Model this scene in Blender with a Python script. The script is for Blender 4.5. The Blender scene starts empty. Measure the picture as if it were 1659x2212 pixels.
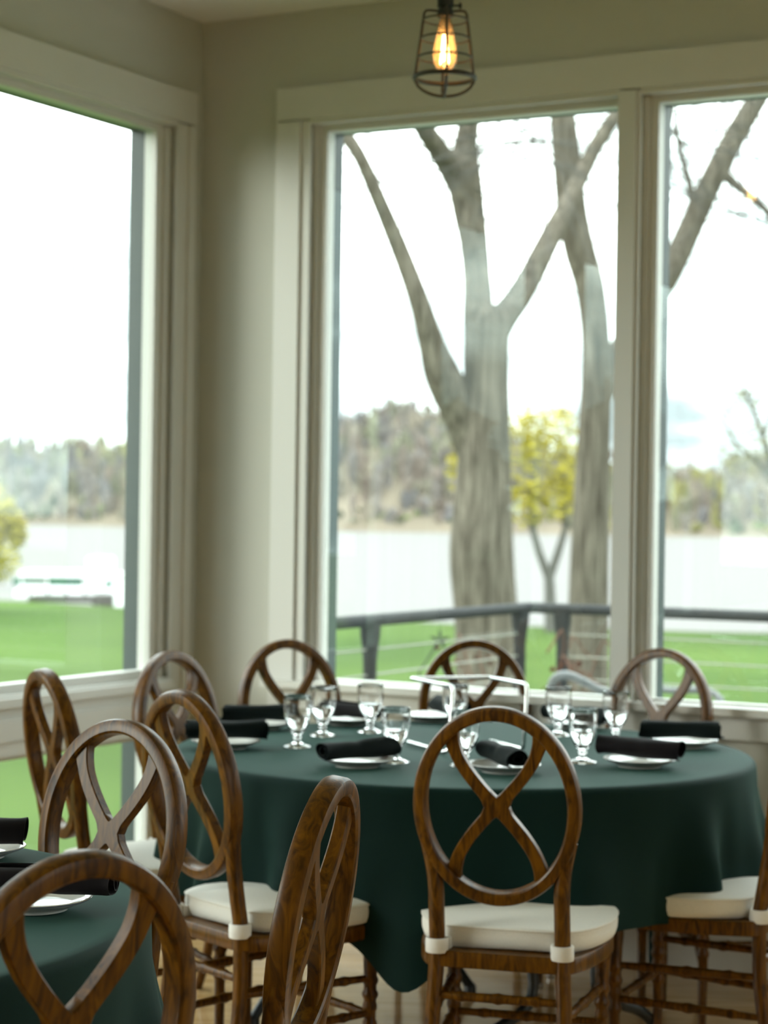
import bpy, bmesh, math, random
from math import sin, cos, pi, radians, sqrt
from mathutils import Vector, Matrix

random.seed(7)
scene = bpy.context.scene
COL = scene.collection

# ------------------------------------------------------------------ camera
FPX, EYE, ROLL = 4394.0, 1.363, radians(0.85)
cam_d = bpy.data.cameras.new('camera')
cam_d.sensor_fit = 'HORIZONTAL'
cam_d.sensor_width = 24.0
cam_d.lens = FPX / 1659 * 24.0
cam_d.clip_end = 2000
cam_d.dof.use_dof = True
cam_d.dof.focus_distance = 3.15
cam_d.dof.aperture_fstop = 4.5
cam = bpy.data.objects.new('camera', cam_d)
COL.objects.link(cam)
cam.matrix_world = Matrix.Translation((0, 0, EYE)) @ Matrix.Rotation(pi / 2, 4, 'X') @ Matrix.Rotation(ROLL, 4, 'Z')
scene.camera = cam

# ------------------------------------------------------------------ sky
SKY = 7.2
world = bpy.data.worlds.new('overcast_sky')
scene.world = world
world.use_nodes = True
nt = world.node_tree
nt.nodes.clear()
def wn(t, **kw):
    n = nt.nodes.new(t)
    for k, v in kw.items():
        setattr(n, k, v)
    return n
w_out = wn('ShaderNodeOutputWorld')
w_bg = wn('ShaderNodeBackground')
w_tc = wn('ShaderNodeTexCoord')
w_map = wn('ShaderNodeMapping')
w_map.inputs['Scale'].default_value = (1.0, 1.0, 3.2)
w_noise = wn('ShaderNodeTexNoise')
w_noise.inputs['Scale'].default_value = 3.4
w_noise.inputs['Detail'].default_value = 6
w_noise.inputs['Roughness'].default_value = 0.55
w_ramp = wn('ShaderNodeValToRGB')
e = w_ramp.color_ramp.elements
e[0].position, e[0].color = 0.41, (0.195, 0.228, 0.238, 1)
e[1].position, e[1].color = 0.62, (1.45, 1.47, 1.47, 1)
m = e.new(0.50); m.color = (0.62, 0.68, 0.70, 1)
nt.links.new(w_tc.outputs['Generated'], w_map.inputs['Vector'])
nt.links.new(w_map.outputs['Vector'], w_noise.inputs['Vector'])
nt.links.new(w_noise.outputs['Fac'], w_ramp.inputs['Fac'])
nt.links.new(w_ramp.outputs['Color'], w_bg.inputs['Color'])
# an overcast sky is smoothly brighter towards the zenith than at the horizon
w_sep = wn('ShaderNodeSeparateXYZ')
w_el = wn('ShaderNodeMapRange')
w_el.inputs['From Min'].default_value = 0.0; w_el.inputs['From Max'].default_value = 1.0
w_el.inputs['To Min'].default_value = 0.62 * SKY; w_el.inputs['To Max'].default_value = 1.62 * SKY
nt.links.new(w_tc.outputs['Generated'], w_sep.inputs['Vector'])
nt.links.new(w_sep.outputs['Z'], w_el.inputs['Value'])
nt.links.new(w_el.outputs['Result'], w_bg.inputs['Strength'])
nt.links.new(w_bg.outputs['Background'], w_out.inputs['Surface'])

# low sun glowing through thin cloud over the river to the left
sun_d = bpy.data.lights.new('sun', 'SUN')
sun_d.energy = 2.3
sun_d.angle = radians(22)
sun_d.color = (1.0, 0.97, 0.9)
sun = bpy.data.objects.new('sun', sun_d)
COL.objects.link(sun)
sun_dir = Vector((0.96 * cos(radians(12)), 0.28 * cos(radians(12)), -sin(radians(12))))
sun.rotation_euler = sun_dir.to_track_quat('-Z', 'Y').to_euler()

# ------------------------------------------------------------------ exposure / view
vs = scene.view_settings
vs.view_transform = 'Standard'
vs.look = 'None'
vs.exposure = 0.0
vs.gamma = 1.0
vs.use_curve_mapping = False
scene.cycles.use_denoising = True
scene.cycles.max_bounces = 12
scene.cycles.diffuse_bounces = 6
scene.cycles.transmission_bounces = 10
scene.cycles.transparent_max_bounces = 12
scene.cycles.sample_clamp_indirect = 6.0
scene.cycles.caustics_reflective = False
scene.cycles.caustics_refractive = False

# ================================================================== materials
def new_mat(name):
    m = bpy.data.materials.new(name)
    m.use_nodes = True
    n = m.node_tree
    return m, n, n.nodes['Principled BSDF']
def plain(name, col, rough=0.5, metal=0.0, spec=0.5, bump=0.0, bscale=60.0, var=0.0, vscale=5.0, sheen=0.0, coat=0.0):
    m, n, b = new_mat(name)
    b.inputs['Base Color'].default_value = (*col, 1)
    b.inputs['Roughness'].default_value = rough
    b.inputs['Metallic'].default_value = metal
    b.inputs['Specular IOR Level'].default_value = spec
    if sheen:
        b.inputs['Sheen Weight'].default_value = sheen
        b.inputs['Sheen Roughness'].default_value = 0.4
    if coat:
        b.inputs['Coat Weight'].default_value = coat
        b.inputs['Coat Roughness'].default_value = 0.15
    tc = n.nodes.new('ShaderNodeTexCoord')
    if var:
        nz = n.nodes.new('ShaderNodeTexNoise'); nz.inputs['Scale'].default_value = vscale; nz.inputs['Detail'].default_value = 5
        mx = n.nodes.new('ShaderNodeMix'); mx.data_type = 'RGBA'
        mx.inputs['A'].default_value = (*[c * (1 - var) for c in col], 1)
        mx.inputs['B'].default_value = (*[min(1, c * (1 + var)) for c in col], 1)
        n.links.new(tc.outputs['Object'], nz.inputs['Vector'])
        n.links.new(nz.outputs['Fac'], mx.inputs['Factor'])
        n.links.new(mx.outputs['Result'], b.inputs['Base Color'])
    if bump:
        nz = n.nodes.new('ShaderNodeTexNoise'); nz.inputs['Scale'].default_value = bscale; nz.inputs['Detail'].default_value = 4
        bp = n.nodes.new('ShaderNodeBump'); bp.inputs['Strength'].default_value = bump; bp.inputs['Distance'].default_value = 0.01
        n.links.new(tc.outputs['Object'], nz.inputs['Vector'])
        n.links.new(nz.outputs['Fac'], bp.inputs['Height'])
        n.links.new(bp.outputs['Normal'], b.inputs['Normal'])
    return m

def wood(name, dark, light, rough, scale=(9, 9, 1.6), coat=0.35, dist=2.0):
    m, n, b = new_mat(name)
    tc = n.nodes.new('ShaderNodeTexCoord')
    mp = n.nodes.new('ShaderNodeMapping'); mp.inputs['Scale'].default_value = scale
    nz = n.nodes.new('ShaderNodeTexNoise'); nz.inputs['Scale'].default_value = 5.0; nz.inputs['Detail'].default_value = 7; nz.inputs['Distortion'].default_value = dist
    rp = n.nodes.new('ShaderNodeValToRGB')
    rp.color_ramp.elements[0].position = 0.33; rp.color_ramp.elements[0].color = (*dark, 1)
    rp.color_ramp.elements[1].position = 0.68; rp.color_ramp.elements[1].color = (*light, 1)
    bp = n.nodes.new('ShaderNodeBump'); bp.inputs['Strength'].default_value = 0.06; bp.inputs['Distance'].default_value = 0.004
    n.links.new(tc.outputs['Object'], mp.inputs['Vector'])
    n.links.new(mp.outputs['Vector'], nz.inputs['Vector'])
    n.links.new(nz.outputs['Fac'], rp.inputs['Fac'])
    n.links.new(rp.outputs['Color'], b.inputs['Base Color'])
    n.links.new(nz.outputs['Fac'], bp.inputs['Height'])
    n.links.new(bp.outputs['Normal'], b.inputs['Normal'])
    b.inputs['Roughness'].default_value = rough
    b.inputs['Coat Weight'].default_value = coat
    b.inputs['Specular IOR Level'].default_value = 0.22
    b.inputs['Coat Roughness'].default_value = 0.22
    return m

def pane_material(name, tint):
    m = bpy.data.materials.new(name); m.use_nodes = True
    n = m.node_tree; n.nodes.clear()
    o = n.nodes.new('ShaderNodeOutputMaterial'); mx = n.nodes.new('ShaderNodeMixShader')
    tr = n.nodes.new('ShaderNodeBsdfTransparent'); tr.inputs['Color'].default_value = (*tint, 1)
    gl = n.nodes.new('ShaderNodeBsdfGlossy'); gl.inputs['Roughness'].default_value = 0.0
    gl.inputs['Color'].default_value = (0.86, 1.0, 0.95, 1)
    fr = n.nodes.new('ShaderNodeFresnel'); fr.inputs['IOR'].default_value = 1.5
    geo = n.nodes.new('ShaderNodeNewGeometry')           # the inner faces of the pane do not reflect a second time
    inv = n.nodes.new('ShaderNodeMath'); inv.operation = 'SUBTRACT'; inv.inputs[0].default_value = 1.0
    mul = n.nodes.new('ShaderNodeMath'); mul.operation = 'MULTIPLY'
    n.links.new(geo.outputs['Backfacing'], inv.inputs[1])
    dbl = n.nodes.new('ShaderNodeMath'); dbl.operation = 'MULTIPLY'; dbl.inputs[1].default_value = 2.4; dbl.use_clamp = True   # sealed double glazing reflects from four faces
    n.links.new(fr.outputs['Fac'], dbl.inputs[0])
    n.links.new(dbl.outputs[0], mul.inputs[0]); n.links.new(inv.outputs[0], mul.inputs[1])
    n.links.new(mul.outputs[0], mx.inputs['Fac'])
    n.links.new(tr.outputs['BSDF'], mx.inputs[1]); n.links.new(gl.outputs['BSDF'], mx.inputs[2])
    n.links.new(mx.outputs['Shader'], o.inputs['Surface'])
    return m

def glass_material(name, ior=1.48, col=(1, 1, 1)):
    m, n, b = new_mat(name)
    b.inputs['Base Color'].default_value = (*col, 1)
    b.inputs['Roughness'].default_value = 0.0
    b.inputs['IOR'].default_value = ior
    b.inputs['Transmission Weight'].default_value = 1.0
    return m

def cloth(name, col, hi=None, weave=900.0, sheen=0.25, rough=0.75, spec=0.35):
    m, n, b = new_mat(name)
    tc = n.nodes.new('ShaderNodeTexCoord')
    nz = n.nodes.new('ShaderNodeTexNoise'); nz.inputs['Scale'].default_value = weave; nz.inputs['Detail'].default_value = 2
    big = n.nodes.new('ShaderNodeTexNoise'); big.inputs['Scale'].default_value = 3.0
    mx = n.nodes.new('ShaderNodeMix'); mx.data_type = 'RGBA'
    mx.inputs['A'].default_value = (*[c * 0.8 for c in col], 1)
    mx.inputs['B'].default_value = (*(hi or [c * 1.3 for c in col]), 1)
    bp = n.nodes.new('ShaderNodeBump'); bp.inputs['Strength'].default_value = 0.15; bp.inputs['Distance'].default_value = 0.001
    n.links.new(tc.outputs['Object'], nz.inputs['Vector'])
    n.links.new(tc.outputs['Object'], big.inputs['Vector'])
    n.links.new(nz.outputs['Fac'], mx.inputs['Factor'])
    n.links.new(mx.outputs['Result'], b.inputs['Base Color'])
    n.links.new(nz.outputs['Fac'], bp.inputs['Height'])
    n.links.new(bp.outputs['Normal'], b.inputs['Normal'])
    b.inputs['Roughness'].default_value = rough
    b.inputs['Specular IOR Level'].default_value = spec
    b.inputs['Sheen Weight'].default_value = sheen
    b.inputs['Sheen Roughness'].default_value = 0.5
    return m

M = {}
M['wall'] = plain('sage_wall_paint', (0.52, 0.515, 0.455), 0.7, bump=0.05, bscale=180, spec=0.3)
M['trim'] = plain('white_trim_paint', (0.63, 0.62, 0.58), 0.45, spec=0.4)
M['warm_wall'] = plain('cream_wall_paint', (0.62, 0.52, 0.38), 0.7)
M['ceiling'] = plain('ceiling_paint', (0.76, 0.74, 0.68), 0.8, spec=0.2)
M['outer_frame'] = plain('dark_window_cladding', (0.026, 0.042, 0.043), 0.5)
M['pane'] = pane_material('window_glass', (0.93, 0.97, 0.95))
M['wood'] = wood('chair_walnut_stain', (0.036, 0.012, 0.0003), (0.162, 0.062, 0.0015), 0.38, coat=0.12)
M['floor'] = wood('oak_floorboards', (0.52, 0.31, 0.12), (0.72, 0.48, 0.24), 0.13, scale=(0.6, 6, 1), coat=0.5, dist=0.6)
M['floor'].node_tree.nodes['Principled BSDF'].inputs['Specular IOR Level'].default_value = 0.6
M['floor'].node_tree.nodes['Principled BSDF'].inputs['Coat Roughness'].default_value = 0.08
M['cushion'] = cloth('ivory_cushion_fabric', (0.83, 0.80, 0.72), (0.92, 0.89, 0.82), weave=500, sheen=0.1)
M['strap'] = plain('white_strap', (0.82, 0.80, 0.76), 0.6, bump=0.2, bscale=300)
M['green'] = cloth('dark_green_tablecloth', (0.0015, 0.0120, 0.0100), (0.0034, 0.023, 0.019), weave=700, sheen=0.11, rough=0.72, spec=0.12)
M['green'].node_tree.nodes['Principled BSDF'].inputs['Sheen Tint'].default_value = (0.35, 0.75, 0.62, 1)
M['nap_green'] = cloth('black_green_napkin', (0.0025, 0.006, 0.006), (0.006, 0.012, 0.012), weave=900, sheen=0.04, spec=0.12)
M['nap_plum'] = cloth('black_plum_napkin', (0.005, 0.0035, 0.0045), (0.011, 0.008, 0.0095), weave=900, sheen=0.04, spec=0.12)
M['china'] = plain('white_china', (0.85, 0.84, 0.80), 0.12, spec=0.6, coat=0.4)
M['china_line'] = plain('grey_blue_glaze', (0.22, 0.24, 0.33), 0.2)
M['glass'] = glass_material('goblet_glass')
M['water_glass'] = glass_material('drinking_water', 1.33)
M['chrome'] = plain('chrome_wire', (0.86, 0.86, 0.86), 0.12, metal=1.0)
M['black_metal'] = plain('black_table_metal', (0.012, 0.016, 0.018), 0.35)
M['board'] = wood('table_plywood', (0.3, 0.17, 0.07), (0.45, 0.28, 0.13), 0.5)
M['bronze'] = plain('bronzed_wire', (0.035, 0.027, 0.018), 0.5, metal=0.2)
M['socket'] = plain('black_socket', (0.008, 0.007, 0.006), 0.4)
M['glide'] = plain('steel_glide', (0.6, 0.6, 0.6), 0.3, metal=1.0)
M['rail'] = plain('charcoal_pipe', (0.022, 0.023, 0.024), 0.7, spec=0.2)
M['cable'] = plain('steel_cable', (0.22, 0.22, 0.18), 0.6)
M['vine'] = plain('dry_red_vine', (0.09, 0.035, 0.018), 0.9)
M['deck'] = plain('grey_deck_boards', (0.42, 0.43, 0.43), 0.7, var=0.2)
M['grey_metal'] = plain('pale_grey_tube', (0.11, 0.115, 0.115), 0.5)
M['bark'] = wood('grey_tree_bark', (0.045, 0.037, 0.028), (0.175, 0.152, 0.122), 0.95, scale=(6.0, 6.0, 0.35), coat=0.0, dist=0.25)
M['bark'].node_tree.nodes['Principled BSDF'].inputs['Specular IOR Level'].default_value = 0.1
M['twig'] = plain('thin_twigs', (0.08, 0.074, 0.066), 0.95)
M['bud'] = plain('yellow_spring_leaf', (0.38, 0.32, 0.028), 0.8, var=0.3, vscale=2)
M['bud2'] = plain('olive_spring_leaf', (0.18, 0.165, 0.06), 0.8, var=0.3, vscale=2)
M['added_evergreen'] = plain('dark_evergreen_leaf', (0.02, 0.035, 0.012), 0.8, var=0.3, vscale=2)
M['white_gloss'] = plain('white_gelcoat', (0.85, 0.86, 0.86), 0.25)
M['boat_green'] = plain('green_canvas', (0.015, 0.11, 0.07), 0.7)
M['dark_hull'] = plain('grey_brown_stone', (0.06, 0.05, 0.05), 0.8, var=0.3, vscale=3)
M['sand'] = plain('tan_shore', (0.22, 0.195, 0.15), 0.9, var=0.2, vscale=1)

def lawn_material():
    m, n, b = new_mat('mown_lawn')
    tc = n.nodes.new('ShaderNodeTexCoord')
    a = n.nodes.new('ShaderNodeTexNoise'); a.inputs['Scale'].default_value = 0.16; a.inputs['Detail'].default_value = 4
    rp = n.nodes.new('ShaderNodeValToRGB')
    rp.color_ramp.elements[0].position = 0.35; rp.color_ramp.elements[0].color = (0.030, 0.060, 0.006, 1)
    rp.color_ramp.elements[1].position = 0.65; rp.color_ramp.elements[1].color = (0.054, 0.093, 0.013, 1)
    n.links.new(tc.outputs['Object'], a.inputs['Vector'])
    n.links.new(a.outputs['Fac'], rp.inputs['Fac'])
    n.links.new(rp.outputs['Color'], b.inputs['Base Color'])
    f = n.nodes.new('ShaderNodeTexNoise'); f.inputs['Scale'].default_value = 30
    bp = n.nodes.new('ShaderNodeBump'); bp.inputs['Strength'].default_value = 0.5; bp.inputs['Distance'].default_value = 0.03
    n.links.new(tc.outputs['Object'], f.inputs['Vector']); n.links.new(f.outputs['Fac'], bp.inputs['Height'])
    n.links.new(bp.outputs['Normal'], b.inputs['Normal'])
    b.inputs['Roughness'].default_value = 0.9
    b.inputs['Specular IOR Level'].default_value = 0.1
    return m
M['lawn'] = lawn_material()
def river_material():
    m, n, b = new_mat('rippled_river')
    b.inputs['Base Color'].default_value = (0.162, 0.154, 0.148, 1)
    b.inputs['Roughness'].default_value = 0.8
    b.inputs['Specular IOR Level'].default_value = 0.03
    tc = n.nodes.new('ShaderNodeTexCoord')
    mp = n.nodes.new('ShaderNodeMapping'); mp.inputs['Scale'].default_value = (0.5, 1.2, 1)
    a = n.nodes.new('ShaderNodeTexNoise'); a.inputs['Scale'].default_value = 0.8; a.inputs['Detail'].default_value = 5
    bp = n.nodes.new('ShaderNodeBump'); bp.inputs['Strength'].default_value = 0.25; bp.inputs['Distance'].default_value = 0.3
    n.links.new(tc.outputs['Object'], mp.inputs['Vector']); n.links.new(mp.outputs['Vector'], a.inputs['Vector'])
    n.links.new(a.outputs['Fac'], bp.inputs['Height']); n.links.new(bp.outputs['Normal'], b.inputs['Normal'])
    return m
M['river'] = river_material()
def woods_material():
    m, n, b = new_mat('bare_woodland')
    at = n.nodes.new('ShaderNodeAttribute'); at.attribute_name = 'tone'
    n.links.new(at.outputs['Color'], b.inputs['Base Color'])
    b.inputs['Roughness'].default_value = 1.0
    b.inputs['Specular IOR Level'].default_value = 0.0
    return m
M['woods'] = woods_material()
def emissive(name, col, strength):
    m, n, b = new_mat(name)
    b.inputs['Base Color'].default_value = (*col, 1)
    b.inputs['Emission Color'].default_value = (*col, 1)
    b.inputs['Emission Strength'].default_value = strength
    return m
M['filament'] = emissive('glowing_filament', (1.0, 0.62, 0.24), 30.0)
def bulb_material():
    m = bpy.data.materials.new('amber_bulb_glass'); m.use_nodes = True
    n = m.node_tree; n.nodes.clear()
    o = n.nodes.new('ShaderNodeOutputMaterial'); mx = n.nodes.new('ShaderNodeMixShader')
    tr = n.nodes.new('ShaderNodeBsdfTransparent'); tr.inputs['Color'].default_value = (1.0, 0.90, 0.74, 1)
    pr = n.nodes.new('ShaderNodeBsdfTranslucent'); pr.inputs['Color'].default_value = (1.0, 0.80, 0.5, 1)
    mx.inputs['Fac'].default_value = 0.22
    n.links.new(tr.outputs['BSDF'], mx.inputs[1]); n.links.new(pr.outputs['BSDF'], mx.inputs[2])
    gl = n.nodes.new('ShaderNodeBsdfGlossy'); gl.inputs['Roughness'].default_value = 0.02
    fr = n.nodes.new('ShaderNodeFresnel'); fr.inputs['IOR'].default_value = 1.45
    m2 = n.nodes.new('ShaderNodeMixShader')
    n.links.new(fr.outputs['Fac'], m2.inputs['Fac'])
    n.links.new(mx.outputs['Shader'], m2.inputs[1]); n.links.new(gl.outputs['BSDF'], m2.inputs[2])
    n.links.new(m2.outputs['Shader'], o.inputs['Surface'])
    return m
M['bulb'] = bulb_material()

# ================================================================== mesh helpers
class MB:
    """collects vertices and faces for one mesh"""
    def __init__(self): self.v = []; self.f = []
    def add(self, verts, faces):
        o = len(self.v)
        self.v += [tuple(p) for p in verts]
        self.f += [tuple(i + o for i in fc) for fc in faces]
    def box(self, x0, x1, y0, y1, z0, z1, tf=None):
        vs_ = [(x, y, z) for z in (z0, z1) for y in (y0, y1) for x in (x0, x1)]
        if tf: vs_ = [tf(*p) for p in vs_]
        self.add(vs_, [(0, 2, 3, 1), (4, 5, 7, 6), (0, 1, 5, 4), (2, 6, 7, 3), (0, 4, 6, 2), (1, 3, 7, 5)])
    def tube(self, pts, rad, seg=12, closed=False, up=None):
        pts = [Vector(p) for p in pts]
        n = len(pts)
        if not hasattr(rad, '__len__'): rad = [rad] * n
        rings = []
        prev = None
        for i, p in enumerate(pts):
            if closed: t = pts[(i + 1) % n] - pts[i - 1]
            else: t = pts[min(i + 1, n - 1)] - pts[max(i - 1, 0)]
            t.normalize()
            if prev is None:
                a = Vector((0, 0, 1)) if abs(t.z) < 0.9 else Vector((1, 0, 0))
                u = t.cross(a).normalized()
            else:
                u = (prev - t * prev.dot(t)).normalized()
            w = t.cross(u)
            prev = u
            rings.append([p + (u * cos(2 * pi * k / seg) + w * sin(2 * pi * k / seg)) * rad[i] for k in range(seg)])
        verts = [q for r in rings for q in r]
        faces = []
        for i in range(n if closed else n - 1):
            j = (i + 1) % n
            for k in range(seg):
                l = (k + 1) % seg
                faces.append((i * seg + k, i * seg + l, j * seg + l, j * seg + k))
        if not closed:
            faces.append(tuple(reversed(range(seg))))
            faces.append(tuple((n - 1) * seg + k for k in range(seg)))
        self.add(verts, faces)
    def lathe(self, prof, seg=24, c=(0, 0, 0), closed=False):
        n = len(prof)
        verts = [(c[0] + r * cos(2 * pi * k / seg), c[1] + r * sin(2 * pi * k / seg), c[2] + z) for r, z in prof for k in range(seg)]
        faces = []
        for i in range(n if closed else n - 1):
            j = (i + 1) % n
            for k in range(seg):
                l = (k + 1) % seg
                faces.append((i * seg + k, i * seg + l, j * seg + l, j * seg + k))
        if not closed:
            if prof[0][0] > 1e-6: faces.append(tuple(reversed(range(seg))))
            if prof[-1][0] > 1e-6: faces.append(tuple((n - 1) * seg + k for k in range(seg)))
        self.add(verts, faces)
    def mesh(self, name, mat, smooth=True, angle=40, fix=True, merge=True):
        me = bpy.data.meshes.new(name)
        me.from_pydata(self.v, [], self.f)
        if fix:
            bm = bmesh.new(); bm.from_mesh(me)
            if merge: bmesh.ops.remove_doubles(bm, verts=bm.verts, dist=1e-6)
            bmesh.ops.recalc_face_normals(bm, faces=bm.faces)
            bm.to_mesh(me); bm.free()
        if smooth:
            me.shade_smooth()
            me.set_sharp_from_angle(angle=radians(angle))
        me.materials.append(M[mat] if isinstance(mat, str) else mat)
        return me
def link(name, me, parent=None, loc=None, rotz=None):
    o = bpy.data.objects.new(name, me)
    COL.objects.link(o)
    if parent is not None: o.parent = parent
    if loc is not None: o.location = loc
    if rotz is not None: o.rotation_euler = (0, 0, rotz)
    return o
def tag(o, label=None, cat=None, group=None, kind=None):
    if label: o['label'] = label
    if cat: o['category'] = cat
    if group: o['group'] = group
    if kind: o['kind'] = kind
    return o
def thing(name, label, cat, loc=(0, 0, 0), rotz=0.0, group=None):
    o = link(name, None, None, loc, rotz)
    o.empty_display_size = 0.05
    return tag(o, label, cat, group)
def copy_tree(o, parent=None):
    c = o.copy(); COL.objects.link(c); c.parent = parent
    for ch in list(o.children): copy_tree(ch, c)
    return c
def crom(pts, per=8, closed=False):
    """Catmull-Rom through points of any dimension"""
    n = len(pts); out = []
    rng = range(n if closed else n - 1)
    for i in rng:
        p0 = pts[(i - 1) % n] if closed or i > 0 else pts[0]
        p1 = pts[i]; p2 = pts[(i + 1) % n]
        p3 = pts[(i + 2) % n] if closed or i + 2 < n else pts[-1]
        for k in range(per):
            t = k / per
            out.append(tuple(0.5 * (2 * b + (c - a) * t + (2 * a - 5 * b + 4 * c - d) * t * t + (3 * b - a - 3 * c + d) * t ** 3)
                             for a, b, c, d in zip(p0, p1, p2, p3)))
    if not closed: out.append(tuple(pts[-1]))
    return out
CR, SR = cos(ROLL), sin(ROLL)
def at(px, py, d):
    """point of the place seen at a pixel of the 1659x2212 frame, d metres deep"""
    X, Y = px - 829.5, py - 1106.0
    return Vector(((X * CR + Y * SR) / FPX * d, d, EYE - (-X * SR + Y * CR) / FPX * d))

# ================================================================== the room
BETA = radians(28.64)
CX, CY = -0.645, 7.0054
UR = (cos(BETA), -sin(BETA)); NR = (sin(BETA), cos(BETA))
def PR(t, n, z): return (CX + UR[0] * t + NR[0] * n, CY + UR[1] * t + NR[1] * n, z)     # along the right wall, n outwards
def PL(t, n, z): return (CX - NR[0] * t - UR[0] * n, CY - NR[1] * t - UR[1] * n, z)     # along the left wall, n outwards
WT = 0.13
CEIL = 3.037
LR, LL = 9.0, 9.6
def PS(t, n, z):   # side wall opposite the left wall
    return PR(LR + n, -t, z)
def PB(t, n, z):   # rear wall opposite the right wall
    return PL(LL + n, -t, z)

def wall(name, P, t0, t1, holes, top=CEIL, bottom=-0.02, mat='wall'):
    mb = MB(); t = t0
    for (a, b, z0, z1) in holes:
        mb.box(t, a, 0, WT, bottom, top, P)
        mb.box(a, b, 0, WT, bottom, z0, P)
        mb.box(a, b, 0, WT, z1, top, P)
        t = b
    mb.box(t, t1, 0, WT, bottom, top, P)
    o = link(name, mb.mesh(name, mat, smooth=False))
    return tag(o, kind='structure')
ZH, ZS = 2.665, 0.775          # opening head and sill on the right wall
R_WIN = [(0.440, 1.545), (1.615, 2.720), (2.790, 3.895), (4.40, 5.505), (5.575, 6.680), (6.750, 7.855)]
L_WIN = [(0.165, 1.30), (1.72, 2.90), (3.25, 4.95), (5.3, 7.0)]
S_WIN = [(3.2, 5.0), (5.8, 7.6)]
wall('wall_right', PR, 0, LR, [(a, b, ZS, ZH) for a, b in R_WIN])
wall('wall_left', PL, 0, LL, [(a, b, 0.12, ZH) for a, b in L_WIN])
wall('wall_side', PS, 0, LL, [(a, b, 0.75, ZH) for a, b in S_WIN], mat='warm_wall')
wall('wall_rear', PB, 0, LR, [], mat='warm_wall')
mb = MB(); mb.box(-WT, LR + WT, -LL - WT, WT, -1.0, 0.0, PR)
tag(link('floor', mb.mesh('floor', 'floor', smooth=False)), kind='structure')
mb = MB(); mb.box(-WT - 0.3, LR + WT + .3, -LL - WT - .3, WT + 0.3, CEIL, CEIL + 0.25, PR)
tag(link('ceiling', mb.mesh('ceiling', 'ceiling', smooth=False)), kind='structure')

def frame_boxes(mb, P, a, b, z0, z1, w, n0, n1, wz=None):
    wz = wz or w
    mb.box(a, a + w, n0, n1, z0, z1, P); mb.box(b - w, b, n0, n1, z0, z1, P)
    mb.box(a + w, b - w, n0, n1, z1 - wz, z1, P); mb.box(a + w, b - w, n0, n1, z0, z0 + wz, P)
WN = [0]
def window(P, a, b, z0, z1, label, rail=None, casing=(0.13, 0.13), bead=(0.034, 0.034), frame=(0.045, 0.02), gn=0.045, clad=0.0):
    WN[0] += 1
    w = link('window_%d' % WN[0], None, None, P((a + b) / 2, 0, z0)); tag(w, label, None, None, 'structure')
    org = Vector(P((a + b) / 2, 0, z0))
    def part(name, mb, mat, sm=False):
        me = mb.mesh(name, mat, smooth=sm); me.transform(Matrix.Translation(-org)); return link(name, me, w)
    (cl, cr), (bl, br_), (fl, fr_) = casing, bead, frame
    for name, t0, t1, zz0, zz1, d in (('casing_board', a - cl, a - bl, z0, z1, 0.022), ('casing_board', b + br_, b + cr, z0, z1, 0.022),
                                      ('head_casing', a - cl, b + cr, z1 + 0.005, z1 + 0.113, 0.024)):
        if t1 - t0 < 0.008: continue
        q = MB(); q.box(t0, t1, -d, 0.0, zz0, zz1, P); part(name, q, 'trim')
    # moulded bead between casing and opening
    for t0, t1 in ((a - bl, a), (b, b + br_)):
        if t1 - t0 < 0.004: continue
        q = MB(); q.box(t0, t1, -0.012, 0.012, z0, z1, P); part('casing_bead', q, 'trim')
    q = MB(); q.box(a, b, -0.012, 0.012, z1 - 0.012, z1 + 0.005, P); part('casing_bead', q, 'trim')
    if z0 > 0.5:
        q = MB(); q.box(a - cl - 0.01, b + cr + 0.01, -0.06, gn + 0.02, z0 - 0.002, z0 + 0.022, P); part('sill', q, 'trim')
        q = MB(); q.box(a - cl, b + cr, -0.024, 0, z0 - 0.075, z0 - 0.004, P); part('apron', q, 'trim')
    zones = [(z0, z1)] if rail is None else [(z0, rail[0]), (rail[1], z1)]
    for k, (u0, u1) in enumerate(zones):
        zt = u1 - 0.034 if u1 == z1 else u1 - 0.012
        zb = u0 + 0.028
        q = MB()
        for t0, t1 in ((a, a + fl), (b - fr_, b)):      # stiles: an outer step and a narrower inner stop
            q.box(t0, t1, gn - 0.018, gn + 0.03, u0, u1, P)
        q.box(a, a + fl * 0.45, gn - 0.030, gn - 0.018, u0, u1, P)
        q.box(a + fl, b - fr_, gn - 0.018, gn + 0.03, zt, u1, P); q.box(a + fl, b - fr_, gn - 0.018, gn + 0.03, u0, zb, P)
        q.box(a, b, gn - 0.030, gn - 0.018, u1 - 0.016, u1, P)
        part('sash_frame', q, 'trim')
        q = MB(); q.box(a + fl - 0.004, b - fr_ + 0.004, gn, gn + 0.004, zb - 0.004, zt + 0.004, P); part('glass_pane', q, 'pane')
    if rail:
        q = MB(); q.box(a, b, -0.012, gn + 0.05, rail[0], rail[1], P)
        q.box(a, b, -0.034, -0.012, rail[1] - 0.035, rail[1] - 0.008, P)
        q.box(a, b, -0.020, -0.012, rail[0] + 0.045, rail[1] - 0.075, P)
        part('meeting_rail', q, 'trim')
    if clad:
        q = MB(); q.box(a - 0.02, a + fl, gn + 0.031, gn + clad, z0, z1, P); q.box(b - fr_, b + 0.02, gn + 0.031, gn + clad, z0, z1, P)
        q.box(a - 0.02, b + 0.02, gn + 0.031, gn + clad, z1 - 0.03, z1 + 0.02, P)
        part('outer_cladding', q, 'outer_frame')
    return w
R_LABELS = ['tall fixed window facing the big tree, left of the mullion', 'tall fixed window right of the mullion, cut by the frame edge']
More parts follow.
